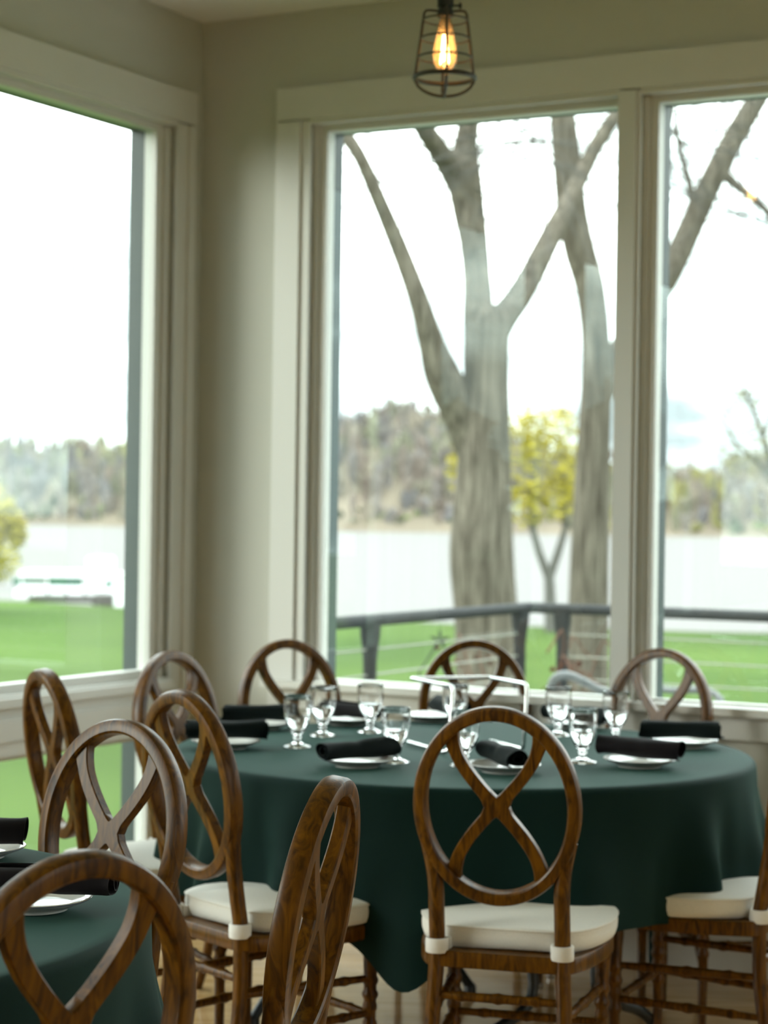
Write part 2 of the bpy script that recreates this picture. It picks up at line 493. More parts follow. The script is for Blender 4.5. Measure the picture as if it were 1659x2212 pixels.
for i, (a, b) in enumerate(R_WIN):
    first, last = i in (0, 3), i in (2, 5)
    window(PR, a, b, ZS, ZH, R_LABELS[i] if i < 2 else 'tall fixed window further along the right wall',
           casing=(0.128 if first else 0.012, 0.133 if last else 0.058), bead=(0.034 if first else 0.012, 0.034 if last else 0.0), clad=0.088)
for i, (a, b) in enumerate(L_WIN):
    window(PL, a, b, 0.12, ZH, 'floor-length window with low cross rail overlooking the lawn' if i == 0 else 'floor-length window further along the left wall',
           rail=(0.61, 0.795), casing=(0.100, 0.15), bead=(0.06, 0.03), frame=(0.068, 0.04), clad=0.088)
for i, (a, b) in enumerate(S_WIN):
    window(PS, a, b, 0.75, ZH, 'window in the side wall out of view')
def baseboard(name, P, t0, t1):
    mb = MB(); mb.box(t0, t1, -0.016, 0, 0.0, 0.105, P); mb.box(t0, t1, -0.030, 0, 0.105, 0.142, P)
    tag(link(name, mb.mesh(name, 'trim', smooth=False)), kind='structure')
baseboard('baseboard_right', PR, 0.02, LR)
baseboard('baseboard_left', PL, 0.03, 0.2)

# ================================================================== outdoors
def slab_poly(pts, z0, z1):
    mb = MB(); n = len(pts)
    mb.add([(x, y, z1) for x, y in pts] + [(x, y, z0) for x, y in pts],
           [tuple(range(n)), tuple(reversed(range(n, 2 * n)))] + [(i, i + n, (i + 1) % n + n, (i + 1) % n) for i in range(n)])
    return mb
GZ = -1.0
shore = [(-90, 92), (-40, 66), (-22, 55.5), (-9, 50.8), (-2, 45.5), (1.5, 43.4), (6.5, 41.8), (14, 41), (40, 42), (110, 52)]
lawn_poly = shore + [(110, -60), (-90, -60)]
o = link('lawn', slab_poly(list(reversed(lawn_poly)), GZ - 0.5, GZ).mesh('lawn', 'lawn', smooth=False)); tag(o, kind='structure')
mb = MB(); mb.box(-700, 700, 30, 900, -1.9, -1.6)
tag(link('river', mb.mesh('river', 'river', smooth=False)), kind='structure')
# near bank strip of tan stones at the water's edge
mb = MB()
for i in range(len(shore) - 1):
    (x0, y0), (x1, y1) = shore[i], shore[i + 1]
    mb.add([(x0, y0 - .25, GZ + 0.012), (x1, y1 - .25, GZ + 0.012), (x1, y1 + 0.5, -1.65), (x0, y0 + 0.5, -1.65)], [(0, 1, 2, 3)])
tag(link('river_bank', mb.mesh('river_bank', 'sand', smooth=False)), kind='structure')

# far bank: wooded hills across the river
def far_y(x): return 300 + (-x) * 0.55 if x < 0 else 300 - x * 0.03
def hill_h(x):
    h = 11 + 8.5 * math.exp(-((x - 2) / 26) ** 2) + 3.5 * math.exp(-((x + 75) / 30) ** 2) + 0.6 * sin(x * 0.21) + 0.4 * sin(x * 0.53 + 1)
    return h - 1.5 * math.exp(-((x - 45) / 15) ** 2)
mb = MB(); nx, ny = 90, 8
for j in range(ny + 1):
    for i in range(nx + 1):
        x = -230 + 460 * i / nx
        v = j / ny
        mb.v.append((x * (1 + 0.25 * v), far_y(x) + v * 70, -1.7 + (hill_h(x) - 3.0) * (1 - (1 - v) ** 2) + (0.25 if j else 0)))
for j in range(ny):
    for i in range(nx):
        a = j * (nx + 1) + i
        mb.f.append((a, a + 1, a + nx + 2, a + nx + 1))
me = mb.mesh('far_bank', 'woods')
ca = me.color_attributes.new('tone', 'FLOAT_COLOR', 'POINT')
for i in range(len(me.vertices)):
    k = random.uniform(0.42, 0.62)
    ca.data[i].color = (0.30 * k, 0.25 * k, 0.19 * k, 1)
tag(link('far_bank', me), kind='structure')
# the bare woodland that covers it, a mass of crowns
ico = bmesh.new(); bmesh.ops.create_icosphere(ico, subdivisions=2, radius=1.0)
icv = [v.co.copy() for v in ico.verts]; icf = [tuple(v.index for v in f.verts) for f in ico.faces]; ico.free()
mb = MB(); tones = []
pal = [(0.30, 0.27, 0.26), (0.36, 0.32, 0.29), (0.28, 0.27, 0.28), (0.38, 0.33, 0.26), (0.33, 0.27, 0.23), (0.31, 0.31, 0.22), (0.40, 0.37, 0.29)]  # crown tones, with distance haze put into the colour as lightening
rw = random.Random(3)
for k in range(2600):
    x = rw.uniform(-150, 110); v = rw.random() ** 1.2
    y = far_y(x) + v * 62 + 3
    gz = -1.7 + (hill_h(x) - 3.0) * (1 - (1 - v) ** 2)
    hh = rw.uniform(4.0, 7.0) * (0.7 if v < 0.1 else 1.0); rr = rw.uniform(0.9, 1.7)
    c = rw.choice(pal)
    shrub = v < 0.12 and rw.random() < 0.35
    if shrub: c = rw.choice([(0.20, 0.30, 0.08), (0.13, 0.19, 0.10), (0.14, 0.15, 0.10)]); hh *= 0.5
    if x > 22 and rw.random() < 0.3: c = (0.44, 0.42, 0.18)
    if v > 0.5 and x < -18 and rw.random() < 0.4: c = (0.44, 0.44, 0.24)
    j = rw.uniform(0.8, 1.2) * 0.66
    n0 = len(mb.v)
    mb.add([(x - .16, y, gz - .3), (x + .16, y, gz - .3), (x + rw.uniform(-.3, .3), y, gz + hh * .85)], [(0, 1, 2)])
    for q in range(38):
        a_ = rw.uniform(0, 2 * pi); h0 = rw.uniform(0.12, 0.85); l_ = rw.uniform(.12, .30) * hh
        sp = rr * rw.uniform(.3, 1.0) * (1.15 - abs(h0 - .5))
        bx, by, bz = x + cos(a_) * sp * .35, y + sin(a_) * sp * .35, gz + hh * h0
        ex, ey, ez = x + cos(a_) * sp, y + sin(a_) * sp, bz + l_
        w_ = rw.uniform(.10, .26)
        mb.add([(bx - w_, by, bz), (bx + w_, by, bz), (ex, ey, ez)], [(0, 1, 2)])
    tones += [(c[0] * j, c[1] * j, c[2] * j, 1)] * (len(mb.v) - n0)
me = mb.mesh('far_woodland', 'woods', fix=False, smooth=False)
ca = me.color_attributes.new('tone', 'FLOAT_COLOR', 'POINT')
for i, t in enumerate(tones): ca.data[i].color = t
o = link('far_woodland', me); tag(o, 'grey-brown bare woodland covering the hills across the river', 'woodland', None, 'stuff')

# ---- the two big bare trees on the lawn
def limb_mesh(name, pts, d, mat='bark', seg=14, per=6, wob=0.0, rs=None, dy=0.0):
    """pts: (px, py, width in px[, extra depth]) along the limb"""
    P = []
    for q in pts:
        dd = d + (q[3] if len(q) > 3 else 0.0)
        v = at(q[0], q[1], dd)
        P.append((v.x, v.y, v.z, q[2] / FPX * dd / 2))
    C_ = crom(P, per)
    mb = MB(); mb.tube([c[:3] for c in C_], [max(c[3], 0.002) for c in C_], seg)
    if rs:
        for i, v in enumerate(mb.v):
            k = 1 + 0.0 * i
            mb.v[i] = (v[0] + rs.uniform(-1, 1) * wob, v[1] + rs.uniform(-1, 1) * wob, v[2])
    return mb
def add_part(parent, name, mb, mat, smooth=True):
    me = mb.mesh(name, mat, smooth=smooth)
    me.transform(Matrix.Translation(-Vector(parent.location)))
    return link(name, me, parent)
rt = random.Random(11)
def twigs(parent, starts, d, n, seed, length=(0.9, 2.2), droop=-0.12, w=0.010, name='twig_spray'):
    r = random.Random(seed); mb = MB()
    for k in range(n):
        sx, sy = r.choice(starts)
        p = at(sx + r.uniform(-25, 25), sy + r.uniform(-25, 25), d + r.uniform(-0.6, 0.6))
        a = r.uniform(0, 2 * pi); L = r.uniform(*length)
        dirv = Vector((cos(a), 0.5 * sin(a), r.uniform(-0.6, 0.9))).normalized()
        pts = [p]; q = p.copy()
        for s in range(5):
            dirv = (dirv + Vector((r.uniform(-.35, .35), r.uniform(-.35, .35), r.uniform(-.35, .35) + droop))).normalized()
            q = q + dirv * L / 5; pts.append(q.copy())
            if s in (1, 2, 3) and r.random() < 0.7:
                dv = (dirv + Vector((r.uniform(-.9, .9), r.uniform(-.5, .5), r.uniform(-.9, .7)))).normalized()
                e_ = q + dv * L * 0.3; mb.tube([q, (q + e_) / 2 + Vector((0, 0, -.02)), e_], [w * .5, w * .4, w * .2], 5)
        mb.tube(pts, [w, w * .85, w * .7, w * .5, w * .35, w * .2], 5)
    o = add_part(parent, name, mb, 'twig'); o['kind'] = 'stuff'
D1, D2 = 20.0, 22.0
b1 = at(1058, 1580, D1); b1.z = GZ
t1 = thing('bare_tree', 'big bare tree with trunk dividing into three limbs, centre of window', 'tree', b1)
add_part(t1, 'trunk', limb_mesh('trunk', [(1058, 1660, 200), (1057, 1560, 165), (1055, 1460, 146), (1050, 1330, 138), (1040, 1200, 140), (1043, 1090, 128), (1047, 950, 112), (1050, 830, 100), (1050, 760, 100), (1052, 700, 96), (1050, 660, 62)], D1, seg=22), 'bark')
add_part(t1, 'limb', limb_mesh('limb', [(1030, 1010, 70, .05), (1000, 905, 84, .0), (958, 815, 82, -.1), (932, 740, 60, -.2), (905, 650, 47, -.3), (868, 550, 42, -.3), (822, 440, 36, -.4), (778, 340, 32, -.5), (740, 280, 34, -.5), (690, 180, 30, -.6), (640, 40, 22, -.6)], D1), 'bark')
add_part(t1, 'limb', limb_mesh('limb', [(1040, 760, 72), (1034, 690, 70), (1031, 610, 62, .1), (1023, 520, 64, .2), (1012, 450, 72, .3), (1003, 380, 76, .3), (1005, 320, 56, .4), (1013, 260, 48, .4), (1020, 150, 42, .6), (1035, -20, 32, .8)], D1), 'bark')
add_part(t1, 'limb', limb_mesh('limb', [(1000, 420, 52, .3), (975, 370, 52, .2), (948, 325, 48, 0), (915, 275, 44, -.2), (880, 210, 40, -.4), (830, 80, 30, -.7)], D1), 'bark')
add_part(t1, 'limb', limb_mesh('limb', [(1062, 740, 62), (1085, 690, 64, .1), (1118, 645, 58, .3), (1150, 590, 54, .5), (1180, 530, 50, .8), (1206, 480, 46, 1.0), (1232, 430, 40, 1.2), (1260, 370, 36, 1.4), (1290, 310, 34, 1.5), (1330, 250, 32, 1.6), (1400, 150, 24, 1.8)], D1), 'bark')
twigs(t1, [(1040, 330), (1075, 360), (1100, 420), (1080, 300), (1120, 330), (900, 330), (850, 390), (1160, 300)], D1, 60, 5)
b2 = at(1272, 1560, D2); b2.z = GZ
t2 = thing('bare_tree', 'bare tree with tall leaning trunk half behind the mullion', 'tree', b2)
add_part(t2, 'trunk', limb_mesh('trunk', [(1268, 1640, 120), (1268, 1540, 100), (1270, 1400, 90), (1272, 1260, 86), (1277, 1100, 80), (1283, 950, 72), (1288, 820, 66), (1286, 720, 62), (1274, 620, 64), (1252, 540, 68), (1236, 460, 66), (1226, 360, 64), (1217, 270, 58), (1206, 150, 48), (1190, -40, 36)], D2, seg=18), 'bark')
add_part(t2, 'limb', limb_mesh('limb', [(1286, 900, 40), (1330, 780, 56, .2), (1385, 690, 58, .3), (1445, 590, 56, .4), (1490, 495, 54, .6), (1535, 395, 52, .7), (1590, 290, 50, .9), (1640, 205, 46, 1.0), (1720, 60, 36, 1.2)], D2), 'bark')
add_part(t2, 'limb', limb_mesh('limb', [(1548, 360, 30, .7), (1590, 400, 22, .7), (1640, 440, 18, .5), (1720, 520, 12, .4)], D2), 'bark')
add_part(t2, 'limb', limb_mesh('limb', [(1500, 480, 20, .6), (1490, 400, 16, .6), (1468, 320, 13, .5), (1455, 230, 10, .4)], D2), 'bark')
twigs(t2, [(1480, 260), (1500, 330), (1460, 400), (1620, 350), (1640, 280), (1600, 450), (1640, 480), (1580, 240)], D2, 80, 6)

# ---- small leafing trees
leaf_cards = [(-1, 0, -.25), (1, 0, -.25), (.9, 0, .25), (-.9, 0, .25)]
def leaf_tree(name, label, base, stems, blobs, mat, n, size, seed):
    r = random.Random(seed)
    t = thing(name, label, 'tree', base)
    mb = MB()
    for s in stems: mb.tube([Vector(p) for p in s[0]], s[1], 8)
    add_part(t, 'stem', mb, 'twig')
    mb = MB()
    for k in range(n):
        cx, cy, cz, rx, rz = r.choice(blobs)
        while True:
            u = Vector((r.uniform(-1, 1), r.uniform(-1, 1), r.uniform(-1, 1)))
            if u.length < 1: break
        p = Vector((cx + u.x * rx, cy + u.y * rx, cz + u.z * rz))
        rot = Matrix.Rotation(r.uniform(0, 2 * pi), 3, 'Z') @ Matrix.Rotation(r.uniform(0, pi), 3, 'X')
        s = size * r.uniform(0.6, 1.4)
        vs_ = [p + rot @ Vector((-s, 0, 0)), p + rot @ Vector((0, -s * .4, s * .15)), p + rot @ Vector((s, 0, 0)), p + rot @ Vector((0, s * .4, s * .15))]
        mb.add(vs_, [(0, 1, 2), (0, 2, 3)])
    me = mb.mesh('foliage', mat, smooth=False, fix=False); me.transform(Matrix.Translation(-Vector(base)))
    o = link('foliage', me, t); o['kind'] = 'stuff'
    return t
def A(px, py, d=41): return at(px, py, d)
bs = A(1190, 1345); bs.z = GZ
leaf_tree('willow_sapling', 'yellow-green budding young tree between the two grey trunks', bs,
          [([bs, A(1188, 1280), A(1186, 1245)], [0.13, 0.11, 0.10]), ([A(1186, 1250), A(1165, 1195), A(1150, 1140), A(1150, 1000)], [0.09, 0.08, 0.065, 0.03]),
           ([A(1186, 1250), A(1205, 1195), A(1222, 1140), A(1215, 980)], [0.09, 0.08, 0.065, 0.03])],
          [(*A(1150, 1000), .75, .9), (*A(1210, 960), .75, .8), (*A(1175, 920), .7, .5), (*A(1140, 1090), .45, .5), (*A(1240, 1040), .5, .6), (*A(1120, 940), .5, .6), (*A(1200, 1080), .5, .5), (*A(1000, 1010), .35, .6)], 'bud', 2600, 0.075, 21)
bl = A(-20, 1330, 45); bl.z = GZ
leaf_tree('willow_sapling', 'yellow budding shrub cut by the left edge of the photograph', bl,
          [([bl, A(-20, 1250, 45), A(-30, 1100, 45)], [.1, .08, .04]), ([A(-20, 1250, 45), A(20, 1120, 45)], [.05, .02])],
          [(*A(-20, 1110, 45), .5, .8), (*A(10, 1120, 45), .36, .55), (*A(0, 1200, 45), .5, .6), (*A(-40, 1230, 45), .6, .5), (*A(38, 1150, 45), .22, .35)], 'bud', 1900, 0.075, 22)
br = A(1700, 1345, 46); br.z = GZ
leaf_tree('budding_tree', 'thin olive budding tree reaching in from the right edge', br,
          [([br, A(1690, 1200, 46), A(1680, 1050, 46), A(1640, 920, 46), A(1590, 800, 46)], [.16, .13, .1, .06, .02]),
           ([A(1680, 1050, 46), A(1640, 1000, 46), A(1590, 960, 46), A(1560, 900, 46)], [.07, .05, .04, .02]),
           ([A(1650, 940, 46), A(1680, 850, 46), A(1665, 740, 46)], [.05, .04, .02])],
          [(*A(1600, 850, 46), .45, .7), (*A(1650, 800, 46), .5, .8), (*A(1620, 960, 46), .6, .5), (*A(1660, 1000, 46), .6, .5), (*A(1590, 990, 46), .5, .4), (*A(1680, 900, 46), .6, .9)], 'bud2', 950, 0.07, 23)

# evergreens added out of frame at left to darken the window glass reflection
for i, (tx, ty, hh) in enumerate([(-13.8, -2.9, 3.9), (-15.6, 0.6, 3.5), (-14.2, -5.7, 4.1), (-19.4, 4.0, 3.8)]):
    r_ = random.Random(70 + i)
    leaf_tree('added_evergreen', ['round', 'low', 'tall', 'far'][i] + ' dark tree added out of frame to dim the window reflection', Vector((tx, ty, GZ)),
              [([Vector((tx, ty, GZ)), Vector((tx, ty, GZ + hh * .6)), Vector((tx, ty, GZ + hh))], [.12, .08, .02])],
              [(tx + r_.uniform(-.4, .4), ty + r_.uniform(-.4, .4), GZ + hh * (.15 + .13 * k), 1.5 - .2 * k, .5) for k in range(6)], 'added_evergreen', 2600, 0.27, 80 + i)
# ---- deck outside the right wall, its railing and a patio chair
mb = MB(); mb.box(-0.35, 8.0, WT + 0.02, 3.25, -0.28, -0.10, PR); mb.box(-0.35, 8.0, 3.10, 3.2, -1.0, -0.28, PR)
tag(link('deck', mb.mesh('deck', 'deck', smooth=False)), kind='structure')
RZ = 0.915
rl = thing('deck_railing', 'charcoal pipe railing with steel cables round the deck corner', 'railing', PR(-0.14, 3.06, -0.1))
def rail_part(name, fn, mat):
    mb = MB(); fn(mb); return add_part(rl, name, mb, mat)
rail_part('top_rail', lambda m: m.tube([PR(-0.14, n, RZ) for n in (0.3, 1.2, 2.1, 3.0)] + [PR(-0.135, 3.03, RZ), PR(-0.11, 3.06, RZ)] + [PR(t, 3.06, RZ) for t in (0.0, 0.6, 1.5, 3.0, 5.0, 7.5)], 0.026, 14), 'rail')
for (t, n) in [(-0.14, 0.42), (-0.14, 1.50), (-0.14, 2.97), (0.04, 3.06), (1.12, 3.06), (2.3, 3.06), (3.5, 3.06)]:
    def post(m):
        m.tube([PR(t, n, z) for z in (-0.1, 0.3, 0.74, 0.80, 0.85, 0.90)], [0.029, 0.029, 0.029, 0.034, 0.042, 0.045], 14)
        m.tube([PR(t, n, z) for z in (-0.10, -0.085)], [0.06, 0.06], 14)
    rail_part('post', post, 'rail')
for z in (0.795, 0.69, 0.585, 0.48, 0.375, 0.27, 0.165, 0.06):
    rail_part('cable', lambda m: m.tube([PR(-0.14, 0.42, z), PR(-0.14, 2.97, z)], 0.0045, 6), 'cable')
    rail_part('cable', lambda m: m.tube([PR(0.04, 3.06, z), PR(3.5, 3.06, z)], 0.0045, 6), 'cable')
def vine(label, root, n, seed, spread, height):
    r = random.Random(seed); mb = MB()
    for k in range(n):
        p = Vector(root) + Vector((r.uniform(-.03, .03), r.uniform(-.03, .03), 0)); pts = [p]
        a = r.uniform(0, 6.28); q = p.copy()
        for s in range(9):
            a += r.uniform(-.9, .9)
            up = (height / 9) * (1 if s < 7 else -0.4)
            q = q + Vector((cos(a) * spread, sin(a) * spread, up * r.uniform(.6, 1.3)))
            pts.append(q.copy())
            if r.random() < 0.5:
                e_ = q + Vector((r.uniform(-.1, .1), r.uniform(-.1, .1), r.uniform(-.1, .06)))
                mb.tube([q, e_], [0.003, 0.0015], 5)
                mb.add([e_, e_ + Vector((.015, .0, -.02)), e_ + Vector((0, .012, -.035)), e_ + Vector((-.015, 0, -.02))], [(0, 1, 2, 3)])
        mb.tube([Vector(c) for c in crom([tuple(v) for v in pts], 3)], 0.0045, 6)
    o = thing('dry_vine', label, 'vine', root)
    add_part(o, 'stems', mb, 'vine')
vine('dry reddish vine twined round the two corner posts of railing', PR(-0.07, 3.0, -0.1), 9, 31, .055, 1.15)
vine('dry reddish vine sprawling on the railing post near the wall', PR(-0.14, 1.55, -0.1), 5, 32, .07, 0.9)
orn = thing('garden_ornament', 'small dark star-shaped ornament on a slanting wire at the railing', 'ornament', PR(-0.05, 2.1, -0.1))
p_top, p_mid = at(950, 1382, 8.95), at(905, 1452, 8.95)
mb = MB(); mb.tube([PR(-0.05, 2.1, -0.1), p_mid, p_top], 0.004, 6); add_part(orn, 'wire', mb, 'rail')
mb = MB()
for k in range(5):
    a = 2 * pi * k / 5 + .3
    mb.add([p_top + Vector((0, -.008, 0)), p_top + Vector((cos(a - .35) * .02, 0, sin(a - .35) * .02)), p_top + Vector((cos(a) * .05, 0, sin(a) * .05)), p_top + Vector((cos(a + .35) * .02, 0, sin(a + .35) * .02)), p_top + Vector((0, .008, 0))],
           [(0, 1, 2), (0, 2, 3), (4, 2, 1), (4, 3, 2)])
add_part(orn, 'star', mb, 'rail', smooth=False)

pc = thing('patio_chair', 'grey metal patio armchair outside the window, only its bent arms show', 'chair', (0.86, 8.35, -0.1))
def pp(name, pts, r, mat='grey_metal', per=6):
    mb = MB(); mb.tube(crom([tuple(p) for p in pts], per), r, 10); return add_part(pc, name, mb, mat)
pp('arm', [(0.67, 8.12, 0.20), (0.665, 8.11, .55), (0.675, 8.10, .68), (0.71, 8.10, .722), (0.77, 8.17, .712), (0.90, 8.36, .645), (1.02, 8.55, .60)], 0.017)
pp('arm', [(1.03, 7.80, 0.20), (1.03, 7.80, .50), (1.04, 7.80, .60), (1.07, 7.82, .635), (1.14, 7.88, .63), (1.26, 8.05, .60), (1.36, 8.22, .58)], 0.017)
for a_, b_ in (((0.67, 8.12), .3), ((1.03, 7.80), .3), ((1.02, 8.55), .62), ((1.36, 8.22), .62)):
    pp('leg', [(a_[0], a_[1], -0.1), (a_[0], a_[1], b_)], 0.015)
pp('back_frame', [(1.02, 8.55, .3), (1.05, 8.60, .62), (1.20, 8.45, .64), (1.38, 8.28, .62), (1.36, 8.22, .3)], 0.015)
mb = MB()
mb.add([(0.68, 8.13, .33), (1.03, 7.82, .33), (1.35, 8.21, .32), (1.02, 8.53, .32), (0.68, 8.13, .30), (1.03, 7.82, .30), (1.35, 8.21, .29), (1.02, 8.53, .29)],
       [(0, 1, 2, 3), (7, 6, 5, 4), (0, 4, 5, 1), (1, 5, 6, 2), (2, 6, 7, 3), (3, 7, 4, 0)])
add_part(pc, 'seat', mb, 'rail', smooth=False)

# ---- boat and dock at the far edge of the lawn
bd = 56.0
bo = thing('pontoon_boat', 'white boat with green canvas band moored beyond the lawn', 'boat', at(140, 1296, bd))
def bbox(name, px0, px1, py0, py1, d0, d1, mat, parent=bo):
    a_, b_ = at(px0, py1, d0), at(px1, py0, d0)
    mb = MB(); mb.box(a_.x, b_.x, d0, d1, a_.z, b_.z)
    me = mb.mesh(name, mat, smooth=False)
    bmq = bmesh.new(); bmq.from_mesh(me); bmesh.ops.bevel(bmq, geom=bmq.edges[:], offset=0.03, segments=2, affect='EDGES'); bmq.to_mesh(me); bmq.free()
    me.transform(Matrix.Translation(-Vector(parent.location))); return link(name, me, parent)
bbox('hull', 30, 240, 1276, 1292, bd, bd + 2.2, 'white_gloss')
bbox('side_panel', 40, 185, 1263, 1276, bd, bd + 0.1, 'white_gloss')
bbox('canvas_band', 103, 178, 1249, 1264, bd - .02, bd + 0.12, 'boat_green')
bbox('canvas_band', 26, 98, 1251, 1263, bd + .3, bd + 0.4, 'boat_green')
bbox('canopy', 40, 195, 1236, 1247, bd - 0.1, bd + 1.8, 'white_gloss')
bbox('cabin', 186, 236, 1205, 1280, bd - 0.05, bd + 1.2, 'white_gloss')
bbox('cabin_window', 226, 240, 1255, 1268, bd - 0.09, bd + 0.3, 'boat_green')
for px in (45, 100, 180): bbox('canopy_post', px, px + 3, 1246, 1276, bd - .05, bd, 'white_gloss')
dk = thing('dock', 'grey stone landing at the water edge in front of the white boat', 'dock', at(150, 1310, 50.5))
bbox('landing', 60, 245, 1290, 1300, 50.5, 51.6, 'dark_hull', dk)
bbox('wall_block', 198, 243, 1286, 1309, 49.6, 50.4, 'dark_hull', dk)
for px in (60, 100, 140, 180): bbox('bollard', px, px + 4, 1276, 1300, 50.3, 50.45, 'dark_hull', dk)
sg = thing('white_cabinet', 'tall white box standing at the lawn edge beside the boat', 'cabinet', at(258, 1312, 48.3))
bbox('body', 246, 274, 1243, 1313, 48.3, 48.7, 'white_gloss', sg)
bbox('lid', 244, 276, 1238, 1244, 48.25, 48.75, 'white_gloss', sg)

# ================================================================== the chairs
TH, SC, RA, RB, PX_ = radians(8.9), 0.303, 0.176, 0.211, 0.133
def bk(x, s, d=0.0):      # a point of the reclined back: across, up the back, towards the sitter
    return (x, -s * sin(TH) + d * cos(TH), 0.46 + s * cos(TH) + d * sin(TH))
def chair_parts():
    P = []
    # oval frame
    prof = [(0.0, -0.010), (-0.003, -0.0165), (-0.010, -0.019), (-0.023, -0.019), (-0.027, -0.016), (-0.028, -0.012),
            (-0.028, 0.012), (-0.027, 0.016), (-0.023, 0.019), (-0.010, 0.019), (-0.003, 0.0165), (0.0, 0.010)]
    mb = MB(); N = 84; K = len(prof)
    for i in range(N):
        a = 2 * pi * i / N
        nx_, ns = cos(a) / RA, sin(a) / RB
        l = sqrt(nx_ * nx_ + ns * ns)
        for (r, d) in prof:
            mb.v.append(bk(RA * cos(a) + nx_ / l * r, SC + RB * sin(a) + ns / l * r, d))
    for i in range(N):
        for k in range(K):
            j, l = (i + 1) % N, (k + 1) % K
            mb.f.append((i * K + k, i * K + l, j * K + l, j * K + k))
    P.append(('oval_frame', mb.mesh('oval_frame', 'wood', angle=28)))
    # crossed splat
    S0 = 0.160; rows = []
    M_ = 40
    def cen(s): return 0.094 * sin(pi / 2 * min(1, abs(s) / S0))
    def hw(s): return 0.0128 / cos(math.atan(0.094 * pi / 2 / S0 * cos(pi / 2 * min(1, abs(s) / S0)))) + 0.004 * max(0, (abs(s) - 0.11) / 0.05)
    tip = 0.0205
    def outer(s): return sqrt((cen(s) + hw(s)) ** 2 + (0.02 * math.exp(-(s / 0.018) ** 2)) ** 2)
    def inner(s): return max(0.0, (cen(s) - hw(s)) * min(1, max(0, (abs(s) - tip) / 0.004)))
    mb = MB(); D = 0.011
    def strip(sl, fo, fi, sg):
        n0 = len(mb.v); n = len(sl)
        for s in sl:
            o_, i_ = sg * fo(s), sg * fi(s)
            e = 0.0022
            for (x, d) in ((o_, -D + e), (o_ - sg * e, -D), (i_ + sg * e, -D), (i_, -D + e), (i_, D - e), (i_ + sg * e, D), (o_ - sg * e, D), (o_, D - e)):
                lim = (RB - .014) * sqrt(max(0, 1 - (x / (RA - .014)) ** 2))
                mb.v.append(bk(x, SC + max(-lim, min(lim, s)), d))
        for i in range(n - 1):
            for k in range(8):
                l = (k + 1) % 8
                a = n0 + i * 8
                mb.f.append((a + k, a + l, a + 8 + l, a + 8 + k))
        mb.f.append(tuple(n0 + k for k in range(8))); mb.f.append(tuple(n0 + (n - 1) * 8 + k for k in range(8)))
    up = [tip + (0.172 - tip) * i / 22 for i in range(23)]
    for sg in (1, -1):
        strip(up, outer, inner, sg)
        strip([-s for s in up], outer, inner, sg)
    mid = [-tip + 2 * tip * i / 14 for i in range(15)]
    strip(mid, outer, lambda s: -outer(s), 1)
    P.append(('cross_splat', mb.mesh('cross_splat', 'wood', angle=35, merge=False)))
    # rear legs running up into the oval
    for sg in (-1, 1):
        pts = [(sg * .152, -.080, 0.0, .0125), (sg * .148, -.040, .12, .0145), (sg * .141, -.008, .28, .016), (sg * (PX_ + .001), 0, .42, .0168), (sg * PX_, 0, .46, .017)]
        for s, x, r in ((.06, PX_, .017), (.12, PX_, .017), (.165, PX_ + .004, .0168), (.20, PX_ + .011, .016), (.235, PX_ + .021, .0135)):
            p = bk(sg * x, s); pts.append((*p, r))
        c = crom(pts, 5); mb = MB(); mb.tube([q[:3] for q in c], [q[3] for q in c], 16)
        P.append(('rear_leg', mb.mesh('rear_leg', 'wood')))
    # turned front legs
    for sg in (-1, 1):
        base = [(0.0105, 0.012), (0.0115, 0.06), (0.0125, .14), (0.013, .205), (.0165, .212), (.0165, .220), (.0135, .226), (.0135, .244), (.0165, .250), (.0165, .258),
                (.0140, .266), (.0145, .272), (.0185, .279), (.0185, .285), (.0145, .292), (.0145, .303), (.0185, .310), (.0185, .316), (.015, .324), (.0165, .36), (.019, .385), (.0195, .425)]
        mb = MB(); mb.lathe(base, 16, (sg * .168, .33, 0))
        P.append(('front_leg', mb.mesh('front_leg', 'wood', angle=50)))
        mb = MB(); mb.lathe([(0.0, 0.0), (.009, 0.0), (.011, .004), (.011, .013), (0, .013)], 12, (sg * .168, .33, 0))
        P.append(('glide', mb.mesh('glide', 'glide')))
    # seat frame
    half = [(0.0, -.014), (.10, -.014), (.150, -.006), (.176, .045), (.194, .12), (.204, .20), (.200, .28), (.178, .345), (.12, .380), (0.0, .392)]
    full = half + [(-x, y) for x, y in reversed(half[1:-1])]
    out = crom(full, 5, True)
    def ringz(scale, z, yo=0.185):
        return [(x * scale, (y - yo) * scale + yo, z) for x, y in out]
    mb = MB(); n = len(out)
    layers = [ringz(.985, .413), ringz(1.0, .417), ringz(1.0, .443), ringz(.985, .447)]
    for L in layers: mb.v += L
    for j in range(3):
        for i in range(n): mb.f.append((j * n + i, j * n + (i + 1) % n, (j + 1) * n + (i + 1) % n, (j + 1) * n + i))
    mb.f.append(tuple(reversed(range(n)))); mb.f.append(tuple(3 * n + i for i in range(n)))
    P.append(('seat_frame', mb.mesh('seat_frame', 'wood')))
    # cushion with seam
    chalf = [(0.0, .024), (.09, .024), (.118, .028), (.150, .045), (.184, .10), (.206, .18), (.207, .27), (.185, .345), (.12, .386), (0.0, .398)]
    cfull = chalf + [(-x, y) for x, y in reversed(chalf[1:-1])]
    out = crom(cfull, 5, True); n = len(out)
    def cz(scale, z): return [(x * scale, (y - .21) * scale + .21, z) for x, y in out]
    layers = [cz(.955, .448), cz(.99, .452), cz(1.008, .464), cz(1.012, .476), cz(1.004, .487), cz(1.010, .491), cz(1.0, .4945), cz(.97, .496), cz(.85, .501), cz(.6, .505), cz(.3, .507)]
    mb = MB()
    rr = random.Random(2)
    for L in layers: mb.v += [(x, y, z + 0.0012 * sin(23 * x + 11 * y)) for x, y, z in L]
